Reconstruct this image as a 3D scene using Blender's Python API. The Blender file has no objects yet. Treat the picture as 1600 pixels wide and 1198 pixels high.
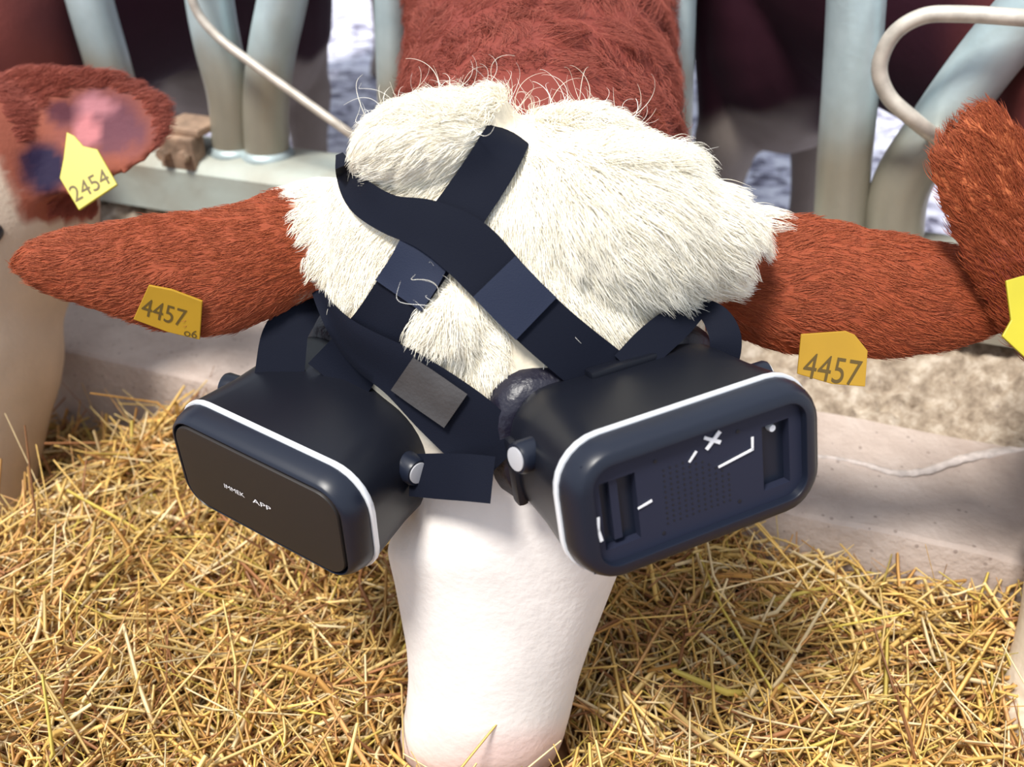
import bpy, bmesh, math, random
import numpy as np
from mathutils import Vector, Matrix, noise
from mathutils.bvhtree import BVHTree

rng = np.random.default_rng(7)
random.seed(7)
scene = bpy.context.scene
COL = scene.collection

# ------------------------------------------------------------------ camera, sky, sun, exposure
PITCH = math.radians(32.0)
CAM_Z = 0.79
FPX = 1500.0
SP, CP = math.sin(PITCH), math.cos(PITCH)
cam_d = bpy.data.cameras.new('camera')
cam_d.lens = 36.0 * FPX / 1600.0
cam_d.sensor_width = 36.0
cam_d.clip_start = 0.02
cam_d.dof.use_dof = True
cam_d.dof.focus_distance = 0.72
cam_d.dof.aperture_fstop = 5.6
cam = bpy.data.objects.new('camera', cam_d)
COL.objects.link(cam)
cam.location = (0, 0, CAM_Z)
cam.rotation_euler = (math.pi / 2 - PITCH, 0, 0)
scene.camera = cam

world = bpy.data.worlds.new('overcast_sky')
scene.world = world
world.use_nodes = True
wn = world.node_tree
bg = wn.nodes['Background']
bg.inputs[0].default_value = (0.80, 0.88, 1.0, 1)
bg.inputs[1].default_value = 0.80

sun_d = bpy.data.lights.new('sun', 'SUN')
sun_d.energy = 3.9
sun_d.angle = math.radians(14)
sun_d.color = (1.0, 0.96, 0.89)
sun = bpy.data.objects.new('sun', sun_d)
COL.objects.link(sun)
sun.rotation_euler = Vector((0.32, 0.36, -0.92)).to_track_quat('-Z', 'Y').to_euler()

vs = scene.view_settings
vs.view_transform = 'Standard'
vs.look = 'None'
vs.gamma = 1.0
vs.use_curve_mapping = False
vs.exposure = 0.38


# ------------------------------------------------------------------ helpers
def c2w(p):
    """camera space (x right, y up, z back) -> world"""
    p = np.asarray(p, float)
    x, y, z = p[..., 0], p[..., 1], p[..., 2]
    return np.stack([x, y * SP - z * CP, y * CP + z * SP + CAM_Z], -1)


def cs(px, py, d):
    return np.array([(px - 800) / FPX * d, (599 - py) / FPX * d, -d])


def P(px, py, d):
    return c2w(cs(px, py, d))


def ray(px, py):
    return c2w(cs(px, py, 1.0)) - np.array([0, 0, CAM_Z])


def on_z(px, py, z):
    r = ray(px, py)
    return np.array([0, 0, CAM_Z]) + r * ((z - CAM_Z) / r[2])


def w2px(v):
    v = np.asarray(v, float)
    x, y, z = v[..., 0], v[..., 1], v[..., 2] - CAM_Z
    d = y * CP - z * SP
    up = y * SP + z * CP
    d = np.maximum(d, 0.05)
    return 800 + FPX * x / d, 599 - FPX * up / d, d


def new_obj(name, mesh, mats, parent=None):
    o = bpy.data.objects.new(name, mesh)
    COL.objects.link(o)
    if mats is not None:
        for m in (mats if isinstance(mats, (list, tuple)) else [mats]):
            mesh.materials.append(m)
    if parent is not None:
        o.parent = parent
    return o


def mesh_from(name, verts, faces, smooth=True):
    me = bpy.data.meshes.new(name)
    me.from_pydata([tuple(map(float, v)) for v in verts], [], [tuple(f) for f in faces])
    me.validate()
    bm = bmesh.new()
    bm.from_mesh(me)
    bmesh.ops.recalc_face_normals(bm, faces=bm.faces)
    bm.to_mesh(me)
    bm.free()
    if smooth:
        me.polygons.foreach_set('use_smooth', [True] * len(me.polygons))
    return me


def set_sharp(me, deg=35):
    try:
        me.set_sharp_from_angle(angle=math.radians(deg))
    except Exception:
        pass
    return me


def tag(o, label=None, cat=None, group=None, kind=None):
    if label:
        o['label'] = label
    if cat:
        o['category'] = cat
    if group:
        o['group'] = group
    if kind:
        o['kind'] = kind
    return o


def empty(name, loc):
    o = bpy.data.objects.new(name, None)
    COL.objects.link(o)
    o.empty_display_size = 0.1
    o.location = tuple(map(float, loc))
    bpy.context.view_layer.update()
    return o


def child(o, parent):
    """parent o (built in world space) keeping its place"""
    o.parent = parent
    o.matrix_parent_inverse = parent.matrix_world.inverted()
    return o


def loft(rings, cap=True):
    n = len(rings[0])
    verts = [v for r in rings for v in r]
    faces = []
    for i in range(len(rings) - 1):
        for j in range(n):
            a, b = i * n + j, i * n + (j + 1) % n
            faces.append((a, b, b + n, a + n))
    if cap:
        faces.append(tuple(range(n - 1, -1, -1)))
        faces.append(tuple(range((len(rings) - 1) * n, len(rings) * n)))
    return verts, faces


def merge(parts):
    V, F = [], []
    for v, f in parts:
        o = len(V)
        V.extend(v)
        F.extend([tuple(i + o for i in q) for q in f])
    return V, F


def catmull(pts, n):
    pts = np.asarray(pts, float)
    k = len(pts)
    ext = np.vstack([2 * pts[0] - pts[1], pts, 2 * pts[-1] - pts[-2]])
    t = np.linspace(0, k - 1 - 1e-9, n)
    i = np.floor(t).astype(int)
    u = (t - i)[:, None]
    p0, p1, p2, p3 = ext[i], ext[i + 1], ext[i + 2], ext[i + 3]
    return 0.5 * (2 * p1 + (p2 - p0) * u + (2 * p0 - 5 * p1 + 4 * p2 - p3) * u ** 2 + (3 * p1 - p0 - 3 * p2 + p3) * u ** 3)


def tube(path, r, seg=14, cap=True):
    path = np.asarray(path, float)
    n = len(path)
    r = np.full(n, r) if np.isscalar(r) else np.asarray(r)
    tang = np.gradient(path, axis=0)
    tang /= np.linalg.norm(tang, axis=1)[:, None]
    ref = np.array([0.0, 1.0, 0.13])
    u = np.cross(tang[0], ref)
    u /= np.linalg.norm(u)
    rings = []
    for i in range(n):
        u = u - tang[i] * (u @ tang[i])
        u /= np.linalg.norm(u)
        v = np.cross(tang[i], u)
        rings.append([path[i] + r[i] * (math.cos(a) * u + math.sin(a) * v) for a in np.linspace(0, 2 * math.pi, seg, endpoint=False)])
    return loft(rings, cap)


def box(c, sx, sy, sz, ax=None):
    ax = np.eye(3) if ax is None else np.asarray(ax)
    c = np.asarray(c, float)
    v = [c + ax[0] * sx * i / 2 + ax[1] * sy * j / 2 + ax[2] * sz * k / 2 for i in (-1, 1) for j in (-1, 1) for k in (-1, 1)]
    f = [(0, 1, 3, 2), (4, 6, 7, 5), (0, 4, 5, 1), (2, 3, 7, 6), (0, 2, 6, 4), (1, 5, 7, 3)]
    return v, f


def bevel_mesh(me, w, seg=2, ang=0.5):
    bm = bmesh.new()
    bm.from_mesh(me)
    ed = [e for e in bm.edges if len(e.link_faces) == 2 and e.calc_face_angle(0) > ang]
    bmesh.ops.bevel(bm, geom=ed, offset=w, segments=seg, profile=0.6, affect='EDGES')
    bm.to_mesh(me)
    bm.free()
    return me


def text_mesh(s):
    cu = bpy.data.curves.new('text', 'FONT')
    cu.body = s
    cu.align_x = 'CENTER'
    cu.align_y = 'CENTER'
    o = bpy.data.objects.new('text', cu)
    COL.objects.link(o)
    dg = bpy.context.evaluated_depsgraph_get()
    me = bpy.data.meshes.new_from_object(o.evaluated_get(dg))
    v = np.array([q.co[:] for q in me.vertices])
    f = [tuple(p.vertices) for p in me.polygons]
    bpy.data.objects.remove(o)
    bpy.data.curves.remove(cu)
    bpy.data.meshes.remove(me)
    c = (v.max(0) + v.min(0)) / 2
    v = (v - c)
    w = np.ptp(v[:, 0])
    return v / w, f


# ------------------------------------------------------------------ materials
def principled(name, color, rough=0.6, metal=0.0, var=0.0, vscale=20.0, bump=0.0, bscale=60.0, spec=0.5, coat=0.0, sheen=0.0, color2=None):
    m = bpy.data.materials.new(name)
    m.use_nodes = True
    nt = m.node_tree
    b = nt.nodes['Principled BSDF']
    b.inputs['Base Color'].default_value = (*color, 1)
    b.inputs['Roughness'].default_value = rough
    b.inputs['Metallic'].default_value = metal
    b.inputs['Specular IOR Level'].default_value = spec
    b.inputs['Coat Weight'].default_value = coat
    b.inputs['Sheen Weight'].default_value = sheen
    if var > 0 or color2 is not None or bump > 0:
        tc = nt.nodes.new('ShaderNodeTexCoord')
    if var > 0 or color2 is not None:
        nz = nt.nodes.new('ShaderNodeTexNoise')
        nz.inputs['Scale'].default_value = vscale
        nz.inputs['Detail'].default_value = 6
        nt.links.new(tc.outputs['Object'], nz.inputs['Vector'])
        rp = nt.nodes.new('ShaderNodeValToRGB')
        c2 = color2 if color2 is not None else tuple(max(0, c * (1 - var)) for c in color)
        c1 = tuple(min(1, c * (1 + var * 0.5)) for c in color)
        rp.color_ramp.elements[0].position = 0.35
        rp.color_ramp.elements[1].position = 0.65
        rp.color_ramp.elements[0].color = (*c2, 1)
        rp.color_ramp.elements[1].color = (*c1, 1)
        nt.links.new(nz.outputs['Fac'], rp.inputs['Fac'])
        nt.links.new(rp.outputs['Color'], b.inputs['Base Color'])
    if bump > 0:
        n2 = nt.nodes.new('ShaderNodeTexNoise')
        n2.inputs['Scale'].default_value = bscale
        n2.inputs['Detail'].default_value = 8
        nt.links.new(tc.outputs['Object'], n2.inputs['Vector'])
        bp = nt.nodes.new('ShaderNodeBump')
        bp.inputs['Strength'].default_value = bump
        bp.inputs['Distance'].default_value = 0.01
        nt.links.new(n2.outputs['Fac'], bp.inputs['Height'])
        nt.links.new(bp.outputs['Normal'], b.inputs['Normal'])
    return m


def attr_material(name, rough=0.8, bump=0.15, bscale=90.0, sheen=0.0, spec=0.25, var=0.12, vscale=25.0):
    m = bpy.data.materials.new(name)
    m.use_nodes = True
    nt = m.node_tree
    b = nt.nodes['Principled BSDF']
    b.inputs['Roughness'].default_value = rough
    b.inputs['Specular IOR Level'].default_value = spec
    b.inputs['Sheen Weight'].default_value = sheen
    at = nt.nodes.new('ShaderNodeAttribute')
    at.attribute_name = 'Col'
    tc = nt.nodes.new('ShaderNodeTexCoord')
    nz = nt.nodes.new('ShaderNodeTexNoise')
    nz.inputs['Scale'].default_value = vscale
    nz.inputs['Detail'].default_value = 5
    nt.links.new(tc.outputs['Object'], nz.inputs['Vector'])
    mr = nt.nodes.new('ShaderNodeMapRange')
    mr.inputs['From Min'].default_value = 0.3
    mr.inputs['From Max'].default_value = 0.7
    mr.inputs['To Min'].default_value = 1 - var
    mr.inputs['To Max'].default_value = 1 + var * 0.6
    nt.links.new(nz.outputs['Fac'], mr.inputs['Value'])
    mx = nt.nodes.new('ShaderNodeVectorMath')
    mx.operation = 'SCALE'
    nt.links.new(at.outputs['Color'], mx.inputs[0])
    nt.links.new(mr.outputs['Result'], mx.inputs['Scale'])
    nt.links.new(mx.outputs[0], b.inputs['Base Color'])
    if bump:
        n2 = nt.nodes.new('ShaderNodeTexNoise')
        n2.inputs['Scale'].default_value = bscale
        n2.inputs['Detail'].default_value = 8
        nt.links.new(tc.outputs['Object'], n2.inputs['Vector'])
        bp = nt.nodes.new('ShaderNodeBump')
        bp.inputs['Strength'].default_value = bump
        bp.inputs['Distance'].default_value = 0.008
        nt.links.new(n2.outputs['Fac'], bp.inputs['Height'])
        nt.links.new(bp.outputs['Normal'], b.inputs['Normal'])
    return m


def hair_material(name, c1, c2, rough=0.55):
    m = bpy.data.materials.new(name)
    m.use_nodes = True
    nt = m.node_tree
    b = nt.nodes['Principled BSDF']
    b.inputs['Roughness'].default_value = rough
    b.inputs['Specular IOR Level'].default_value = 0.3
    hi = nt.nodes.new('ShaderNodeHairInfo')
    mx = nt.nodes.new('ShaderNodeMix')
    mx.data_type = 'RGBA'
    nt.links.new(hi.outputs['Random'], mx.inputs['Factor'])
    mx.inputs[6].default_value = (*c1, 1)
    mx.inputs[7].default_value = (*c2, 1)
    nt.links.new(mx.outputs[2], b.inputs['Base Color'])
    return m


M_HIDE = attr_material('cow_hide', rough=0.75, bump=0.12, bscale=160, var=0.08)
M_HAIR_CREAM = hair_material('cream_hair', (0.94, 0.87, 0.70), (0.97, 0.94, 0.87))
M_HAIR_RED = hair_material('red_hair', (0.26, 0.050, 0.018), (0.38, 0.088, 0.030))
M_HAIR_NECK = hair_material('neck_hair', (0.22, 0.045, 0.03), (0.34, 0.085, 0.055))
M_STEEL = principled('galvanised_tube', (0.50, 0.60, 0.62), 0.45, 0.35, color2=(0.38, 0.46, 0.47), vscale=14, bump=0.05, bscale=120)
def dirty_tube():
    m = principled('galvanised_tube_muddied_below', (0.56, 0.68, 0.70), 0.42, 0.35, color2=(0.42, 0.52, 0.54), vscale=14, bump=0.05, bscale=120)
    nt = m.node_tree
    b = nt.nodes['Principled BSDF']
    src = b.inputs['Base Color'].links[0].from_socket
    tc = nt.nodes.new('ShaderNodeTexCoord')
    sp = nt.nodes.new('ShaderNodeSeparateXYZ')
    nt.links.new(tc.outputs['Object'], sp.inputs[0])
    nz = nt.nodes.new('ShaderNodeTexNoise')
    nz.inputs['Scale'].default_value = 9
    nt.links.new(tc.outputs['Object'], nz.inputs['Vector'])
    ad = nt.nodes.new('ShaderNodeMath')
    ad.operation = 'MULTIPLY_ADD'
    ad.inputs[1].default_value = 0.16
    nt.links.new(nz.outputs['Fac'], ad.inputs[0])
    nt.links.new(sp.outputs['Z'], ad.inputs[2])
    mr = nt.nodes.new('ShaderNodeMapRange')
    mr.interpolation_type = 'SMOOTHSTEP'
    mr.inputs['From Min'].default_value = 0.60
    mr.inputs['From Max'].default_value = 0.50
    mr.inputs['To Max'].default_value = 0.8
    nt.links.new(ad.outputs[0], mr.inputs['Value'])
    mx = nt.nodes.new('ShaderNodeMix')
    mx.data_type = 'RGBA'
    nt.links.new(mr.outputs['Result'], mx.inputs['Factor'])
    nt.links.new(src, mx.inputs[6])
    mx.inputs[7].default_value = (0.30, 0.245, 0.16, 1)
    nt.links.new(mx.outputs[2], b.inputs['Base Color'])
    return m


M_TUBE = dirty_tube()
M_BEAM = principled('galvanised_beam', (0.46, 0.52, 0.48), 0.6, 0.2, color2=(0.33, 0.30, 0.24), vscale=7, bump=0.1)
M_RUST = principled('rusty_bolt_plate', (0.33, 0.22, 0.15), 0.8, 0.1, var=0.4, vscale=40, bump=0.3)
M_ROD = principled('worn_steel_rod', (0.62, 0.56, 0.48), 0.45, 0.3, var=0.2, vscale=60)
M_TAG_LEMON = principled('lemon_plastic', (0.46, 0.395, 0.015), 0.45, var=0.06, vscale=30)
M_TAG = principled('amber_plastic', (0.42, 0.235, 0.012), 0.45, var=0.06, vscale=30)
M_TAGINK = principled('black_ink', (0.10, 0.06, 0.008), 0.6)
M_BLACK = principled('black_plastic', (0.006, 0.007, 0.012), 0.36, bump=0.02, bscale=900, spec=0.35)
M_BEZEL = principled('dark_navy_plastic', (0.008, 0.011, 0.022), 0.36, spec=0.4)
M_COVER = principled('matte_charcoal_cover', (0.022, 0.018, 0.017), 0.5, bump=0.02, bscale=900, spec=0.3)
M_PANEL = principled('navy_panel', (0.018, 0.021, 0.040), 0.45, spec=0.22)
M_DARK = principled('dark_recess', (0.004, 0.004, 0.008), 0.6)
M_TRIM = principled('silver_trim', (0.80, 0.82, 0.86), 0.3, 0.15)
M_CAP = principled('grey_knob_cap', (0.55, 0.55, 0.58), 0.4, 0.2)
M_MARK = principled('white_mark', (0.85, 0.85, 0.88), 0.5)
M_STRAP = principled('navy_elastic', (0.004, 0.0055, 0.013), 0.8, bump=0.12, bscale=1200, spec=0.15)
M_STRAP2 = principled('doubled_navy_elastic', (0.010, 0.015, 0.036), 0.7, bump=0.12, bscale=1200, spec=0.25)
M_PATCH = principled('grey_leather_patch', (0.05, 0.045, 0.045), 0.42, var=0.2, vscale=30, bump=0.1, bscale=400)
M_PAD = principled('black_leather_pad', (0.010, 0.009, 0.020), 0.36, bump=0.3, bscale=60)

# ------------------------------------------------------------------ setting: floor, yard, kerb
# barrier line: direction B (along the kerb, to the right and nearer), N points away from the camera
p0 = on_z(330, 600, 0.15)
p1 = on_z(1500, 862, 0.15)
BD = (p1 - p0)
BD[2] = 0
BD /= np.linalg.norm(BD)
BN = np.array([-BD[1], BD[0], 0.0])
if BN[1] < 0:
    BN = -BN


def kp(t, s, z):
    """t metres along the kerb from p0, s metres behind its front edge"""
    q = p0 + BD * t + BN * s
    return np.array([q[0], q[1], z])


def concrete_material(name, ca, cb, cc, scale):
    m = bpy.data.materials.new(name)
    m.use_nodes = True
    nt = m.node_tree
    b = nt.nodes['Principled BSDF']
    b.inputs['Roughness'].default_value = 0.85
    tc = nt.nodes.new('ShaderNodeTexCoord')
    n1 = nt.nodes.new('ShaderNodeTexNoise')
    n1.inputs['Scale'].default_value = scale
    n1.inputs['Detail'].default_value = 10
    n1.inputs['Roughness'].default_value = 0.65
    nt.links.new(tc.outputs['Object'], n1.inputs['Vector'])
    r = nt.nodes.new('ShaderNodeValToRGB')
    e = r.color_ramp.elements
    e[0].position, e[0].color = 0.30, (*ca, 1)
    e[1].position, e[1].color = 0.70, (*cc, 1)
    k = e.new(0.5)
    k.color = (*cb, 1)
    nt.links.new(n1.outputs['Fac'], r.inputs['Fac'])
    v = nt.nodes.new('ShaderNodeTexVoronoi')
    v.inputs['Scale'].default_value = 60
    nt.links.new(tc.outputs['Object'], v.inputs['Vector'])
    lt = nt.nodes.new('ShaderNodeMath')
    lt.operation = 'LESS_THAN'
    lt.inputs[1].default_value = 0.12
    nt.links.new(v.outputs['Distance'], lt.inputs[0])
    sc = nt.nodes.new('ShaderNodeMath')
    sc.operation = 'MULTIPLY'
    sc.inputs[1].default_value = 0.55
    nt.links.new(lt.outputs[0], sc.inputs[0])
    mx = nt.nodes.new('ShaderNodeMix')
    mx.data_type = 'RGBA'
    nt.links.new(sc.outputs[0], mx.inputs['Factor'])
    nt.links.new(r.outputs['Color'], mx.inputs[6])
    mx.inputs[7].default_value = (0.18, 0.13, 0.11, 1)
    nt.links.new(mx.outputs[2], b.inputs['Base Color'])
    bp = nt.nodes.new('ShaderNodeBump')
    bp.inputs['Strength'].default_value = 0.35
    bp.inputs['Distance'].default_value = 0.01
    n2 = nt.nodes.new('ShaderNodeTexNoise')
    n2.inputs['Scale'].default_value = 130
    n2.inputs['Detail'].default_value = 6
    nt.links.new(tc.outputs['Object'], n2.inputs['Vector'])
    nt.links.new(n2.outputs['Fac'], bp.inputs['Height'])
    nt.links.new(bp.outputs['Normal'], b.inputs['Normal'])
    return m


M_CONC = concrete_material('smooth_concrete', (0.36, 0.28, 0.24), (0.50, 0.41, 0.36), (0.62, 0.53, 0.48), 6)
M_GRIT = concrete_material('gritty_concrete', (0.13, 0.09, 0.06), (0.34, 0.27, 0.20), (0.58, 0.50, 0.41), 55)
M_FLOOR = concrete_material('feed_table_concrete', (0.06, 0.04, 0.03), (0.10, 0.075, 0.05), (0.16, 0.12, 0.08), 8)


def yard_material():
    m = bpy.data.materials.new('pale_stony_yard')
    m.use_nodes = True
    nt = m.node_tree
    b = nt.nodes['Principled BSDF']
    b.inputs['Roughness'].default_value = 0.8
    tc = nt.nodes.new('ShaderNodeTexCoord')
    n1 = nt.nodes.new('ShaderNodeTexNoise')
    n1.inputs['Scale'].default_value = 16
    n1.inputs['Detail'].default_value = 8
    n1.inputs['Roughness'].default_value = 0.7
    n1.inputs['Distortion'].default_value = 0.6
    nt.links.new(tc.outputs['Object'], n1.inputs['Vector'])
    r = nt.nodes.new('ShaderNodeValToRGB')
    e = r.color_ramp.elements
    e[0].position, e[0].color = 0.40, (0.10, 0.09, 0.14, 1)
    e[1].position, e[1].color = 0.56, (0.86, 0.86, 0.96, 1)
    k = e.new(0.47)
    k.color = (0.50, 0.49, 0.62, 1)
    nt.links.new(n1.outputs['Fac'], r.inputs['Fac'])
    nt.links.new(r.outputs['Color'], b.inputs['Base Color'])
    return m


def sheet(name, xs, ys, zf, mat):
    V = [(x, y, zf(x, y)) for y in ys for x in xs]
    n = len(xs)
    F = [(j * n + i, j * n + i + 1, (j + 1) * n + i + 1, (j + 1) * n + i) for j in range(len(ys) - 1) for i in range(n - 1)]
    return new_obj(name, mesh_from(name, V, F), mat)


def fbm(x, y, s, seed=0.0):
    return noise.fractal(Vector((x * s, y * s, seed)), 1.0, 2.0, 4)


fl = new_obj('floor', mesh_from('floor', [kp(-2.4, 0.05, 0.0), kp(2.6, 0.05, 0.0), kp(2.6, -2.6, 0.0), kp(-2.4, -2.6, 0.0)], [(0, 1, 2, 3)], False), M_FLOOR)
tag(fl, 'brown concrete feed table under the straw', kind='structure')
yd = sheet('yard_ground', np.linspace(-7, 7, 90), np.linspace(0.9, 12, 80), lambda x, y: -0.10 + 0.03 * fbm(x, y, 2.0, 3.0), yard_material())
tag(yd, 'pale stony ground of the yard behind the barrier', kind='structure')

# kerb: front face, smooth shelf with rounded lip, gritty upstand
prof = [(0.0, -0.02, 0), (-0.004, 0.06, 0), (0.0, 0.142, 0), (0.0025, 0.148, 0), (0.008, 0.151, 0), (0.06, 0.151, 0), (0.11, 0.150, 0), (0.16, 0.150, 0), (0.205, 0.152, 0),
        (0.225, 0.158, 1), (0.245, 0.172, 1), (0.265, 0.19, 1), (0.29, 0.212, 1), (0.31, 0.232, 1), (0.35, 0.245, 1), (0.39, 0.24, 1), (0.415, 0.225, 1), (0.42, -0.12, 1)]
ts = np.linspace(-1.6, 1.9, 420)


def kerb_mesh(lo, hi, rough):
    V, F = [], []
    pr = prof[lo:hi]
    if rough:  # finer rings where the concrete is crumbly
        up = np.array([q[:2] for q in pr])
        k = np.linspace(0, len(up) - 1, 34)
        pr = [(np.interp(a, range(len(up)), up[:, 0]), np.interp(a, range(len(up)), up[:, 1]), 1 if i > 0 else 0) for i, a in enumerate(k)]
    for t in ts:
        for (s, z, g) in pr:
            q = kp(t, s, z)
            amp = 0.016 if (rough and g) else 0.0022
            n1 = noise.fractal(Vector((q[0] * 9, q[1] * 9, z * 9)), 1.0, 2.0, 3)
            n2 = noise.fractal(Vector((q[0] * 75, q[1] * 75, z * 75)), 0.6, 2.0, 3) if (rough and g) else 0
            V.append(q + np.array([0, 0, amp * (n1 + 0.75 * n2)]) + BN * (amp * 0.8 * n1 if s < 0.01 else 0))
    n = len(pr)
    for i in range(len(ts) - 1):
        for j in range(n - 1):
            F.append((i * n + j, i * n + j + 1, (i + 1) * n + j + 1, (i + 1) * n + j))
    return V, F


kerb = empty('kerb', kp(0.3, 0.2, 0.0))
tag(kerb, 'long concrete kerb between the straw and the feed barrier', kind='structure')
v, f = kerb_mesh(0, 9, False)
child(new_obj('kerb_shelf', set_sharp(mesh_from('kerb_shelf', v, f), 24), M_CONC), kerb)
v, f = kerb_mesh(8, 18, True)
child(new_obj('rough_upstand', mesh_from('rough_upstand', v, f), M_GRIT), kerb)
# pale mortar vein lying along the shelf
vein = catmull([on_z(*q, 0.153) for q in [(1215, 716), (1280, 712), (1345, 722), (1400, 737), (1450, 733), (1500, 716), (1560, 704), (1640, 694)]], 60)
V, F = [], []
for i, q in enumerate(vein):
    wd = 0.0016 + 0.0075 * min(1, max(0, (i - 14) / 26)) * (0.75 + 0.35 * noise.noise(Vector((i * 0.35, 2, 0)))) + 0.0008 * math.sin(i * 1.7)
    for s, dz in ((-1, -0.0025), (-0.8, 0.0004), (0.8, 0.0004), (1, -0.0025)):
        V.append(q + BN * s * wd + np.array([0, 0, dz]))
for i in range(len(vein) - 1):
    for j in range(3):
        F.append((i * 4 + j, i * 4 + j + 1, i * 4 + 5 + j, i * 4 + 4 + j))
M_VEIN = principled('pale_mortar', (0.66, 0.58, 0.54), 0.85, var=0.25, vscale=70, bump=0.3, bscale=150)
child(new_obj('mortar_vein', mesh_from('mortar_vein', V, F), M_VEIN), kerb)

# ------------------------------------------------------------------ feed barrier
BS = 0.345  # barrier plane, metres behind the kerb's front edge


def on_bar(px, py, ds=0.0):
    r = ray(px, py)
    o = np.array([0, 0, CAM_Z])
    q = p0 + BN * (BS + ds)
    k = ((q - o) @ BN) / (r @ BN)
    return o + r * k


bar = empty('feed_barrier', kp(0.3, BS, 0.25))
tag(bar, 'galvanised feed barrier of bent steel tubes standing on the kerb', 'feed barrier')


def bar_tube(name, pts, r, mat=M_TUBE, ds=0.0, n=40, seg=18):
    path = catmull([on_bar(q[0], q[1], q[2] if len(q) > 2 else ds) for q in pts], n)
    v, f = tube(path, r, seg)
    o = new_obj(name, mesh_from(name, v, f), mat)
    return child(o, bar)


bar_tube('tube', [(85, -260), (112, -120), (140, 0), (170, 105), (200, 215)], 0.033)
bar_tube('tube', [(318, -270), (316, -150), (325, -20), (340, 70), (360, 150), (368, 245)], 0.033)
bar_tube('tube', [(472, -270), (462, -140), (445, -20), (425, 80), (416, 160), (418, 250)], 0.033)
bar_tube('tube', [(612, -260), (612, -80), (614, 60), (618, 200)], 0.024, ds=0.02)
bar_tube('tube', [(1062, -260), (1060, -60), (1056, 120), (1052, 300)], 0.022, ds=0.02)
bar_tube('tube', [(1350, -260), (1341, -60), (1330, 120), (1318, 260), (1310, 400)], 0.0315)
bar_tube('tube', [(1740, -140), (1640, -20), (1545, 90), (1465, 200), (1405, 300), (1395, 420)], 0.034)
bar_tube('tube', [(1815, -260), (1806, 0), (1798, 250), (1792, 520)], 0.0315)
# base beam: a rounded box section lying along the kerb
prof_b = [(-0.062, -0.055), (-0.062, 0.012), (-0.05, 0.026), (-0.03, 0.032), (0.035, 0.032), (0.055, 0.026), (0.065, 0.01), (0.065, -0.055)]
rings = []
for t in np.linspace(-1.7, 1.9, 60):
    rings.append([kp(t, BS + s, 0.292 + z + 0.0012 * fbm(t, s * 5, 6)) for s, z in prof_b])
v, f = loft(rings)
child(new_obj('base_beam', set_sharp(mesh_from('base_beam', v, f), 40), M_BEAM), bar)
# weld collars where the tubes meet the beam
for (px, py) in [(367, 232), (418, 236)]:
    q = on_bar(px, py)
    path = [np.array([q[0], q[1], 0.318]), np.array([q[0], q[1], 0.325]), np.array([q[0], q[1], 0.333])]
    v, f = tube(path, [0.040, 0.039, 0.034], 20)
    child(new_obj('weld_collar', mesh_from('weld_collar', v, f), M_STEEL), bar)
# rusty clamp with its bolt on the beam, left of the tubes
cq = on_bar(285, 236, -0.045)
fr = np.array([BD, BN, [0, 0, 1.0]])
clamp = child(new_obj('clamp', bevel_mesh(mesh_from('clamp', *merge([box(cq + np.array([0, 0, 0.0]), 0.062, 0.03, 0.05, fr), box(cq + np.array([0, 0, 0.03]) + BN * 0.03, 0.075, 0.07, 0.012, fr)]), False), 0.004), M_RUST), bar)
for dx in (-0.018, 0.018):
    c0 = cq + BD * dx - BN * 0.014
    v, f = tube([c0, c0 - BN * 0.014], 0.009, 6)
    child(new_obj('bolt', mesh_from('bolt', v, f, False), M_RUST), clamp)
# thin control rods
bar_tube('control_rod', [(318, -110, -0.01), (294, -50, -0.05), (298, -10), (312, 25), (345, 62), (395, 100), (465, 150), (535, 200), (580, 232, -0.05), (612, 262, -0.01)], 0.0062, M_ROD, ds=-0.07, n=60, seg=10)
bar_tube('control_rod', [(1800, 46, -0.005), (1700, 36, -0.04), (1600, 28), (1500, 22), (1440, 26), (1395, 55), (1374, 105), (1388, 150), (1425, 185), (1455, 209, -0.045), (1476, 226, -0.01)], 0.0085, M_ROD, ds=-0.06, n=80, seg=12)

# ------------------------------------------------------------------ cows
HEAD_ROWS = [  # template row: y, left, right, depth of the front, half thickness
    (206, 700, 930, 0.745, 0.045), (216, 650, 970, 0.715, 0.070), (232, 600, 1010, 0.692, 0.090), (255, 560, 1060, 0.672, 0.108),
    (300, 515, 1100, 0.655, 0.120), (380, 500, 1120, 0.650, 0.132), (460, 500, 1115, 0.652, 0.138), (540, 515, 1095, 0.656, 0.140),
    (620, 575, 1040, 0.664, 0.134), (700, 625, 1000, 0.676, 0.126), (780, 630, 1000, 0.692, 0.118), (850, 600, 985, 0.708, 0.110),
    (900, 612, 965, 0.722, 0.102), (950, 622, 945, 0.736, 0.096), (1000, 632, 925, 0.750, 0.090), (1050, 636, 908, 0.764, 0.085),
    (1100, 632, 896, 0.778, 0.082), (1145, 622, 884, 0.792, 0.076), (1180, 632, 868, 0.808, 0.066), (1212, 660, 835, 0.830, 0.045), (1228, 710, 790, 0.845, 0.02)]


def head_parts(xf):
    rings = []
    for (y, l, r, df, b) in HEAD_ROWS:
        dc = df + b
        c = cs((l + r) / 2, y, dc)
        a = (r - l) / 2 / FPX * (df + b * 0.75)
        e = 2.3 if y < 900 else 2.15
        ring = []
        for th in np.linspace(0, 2 * math.pi, 40, endpoint=False):
            ct, st = math.cos(th), math.sin(th)
            x = a * math.copysign(abs(ct) ** (2 / e), ct)
            z = b * math.copysign(abs(st) ** (2 / e), st)
            ring.append(xf(c + np.array([x, 0, z])))
        rings.append(ring)
    return loft(rings)


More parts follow.
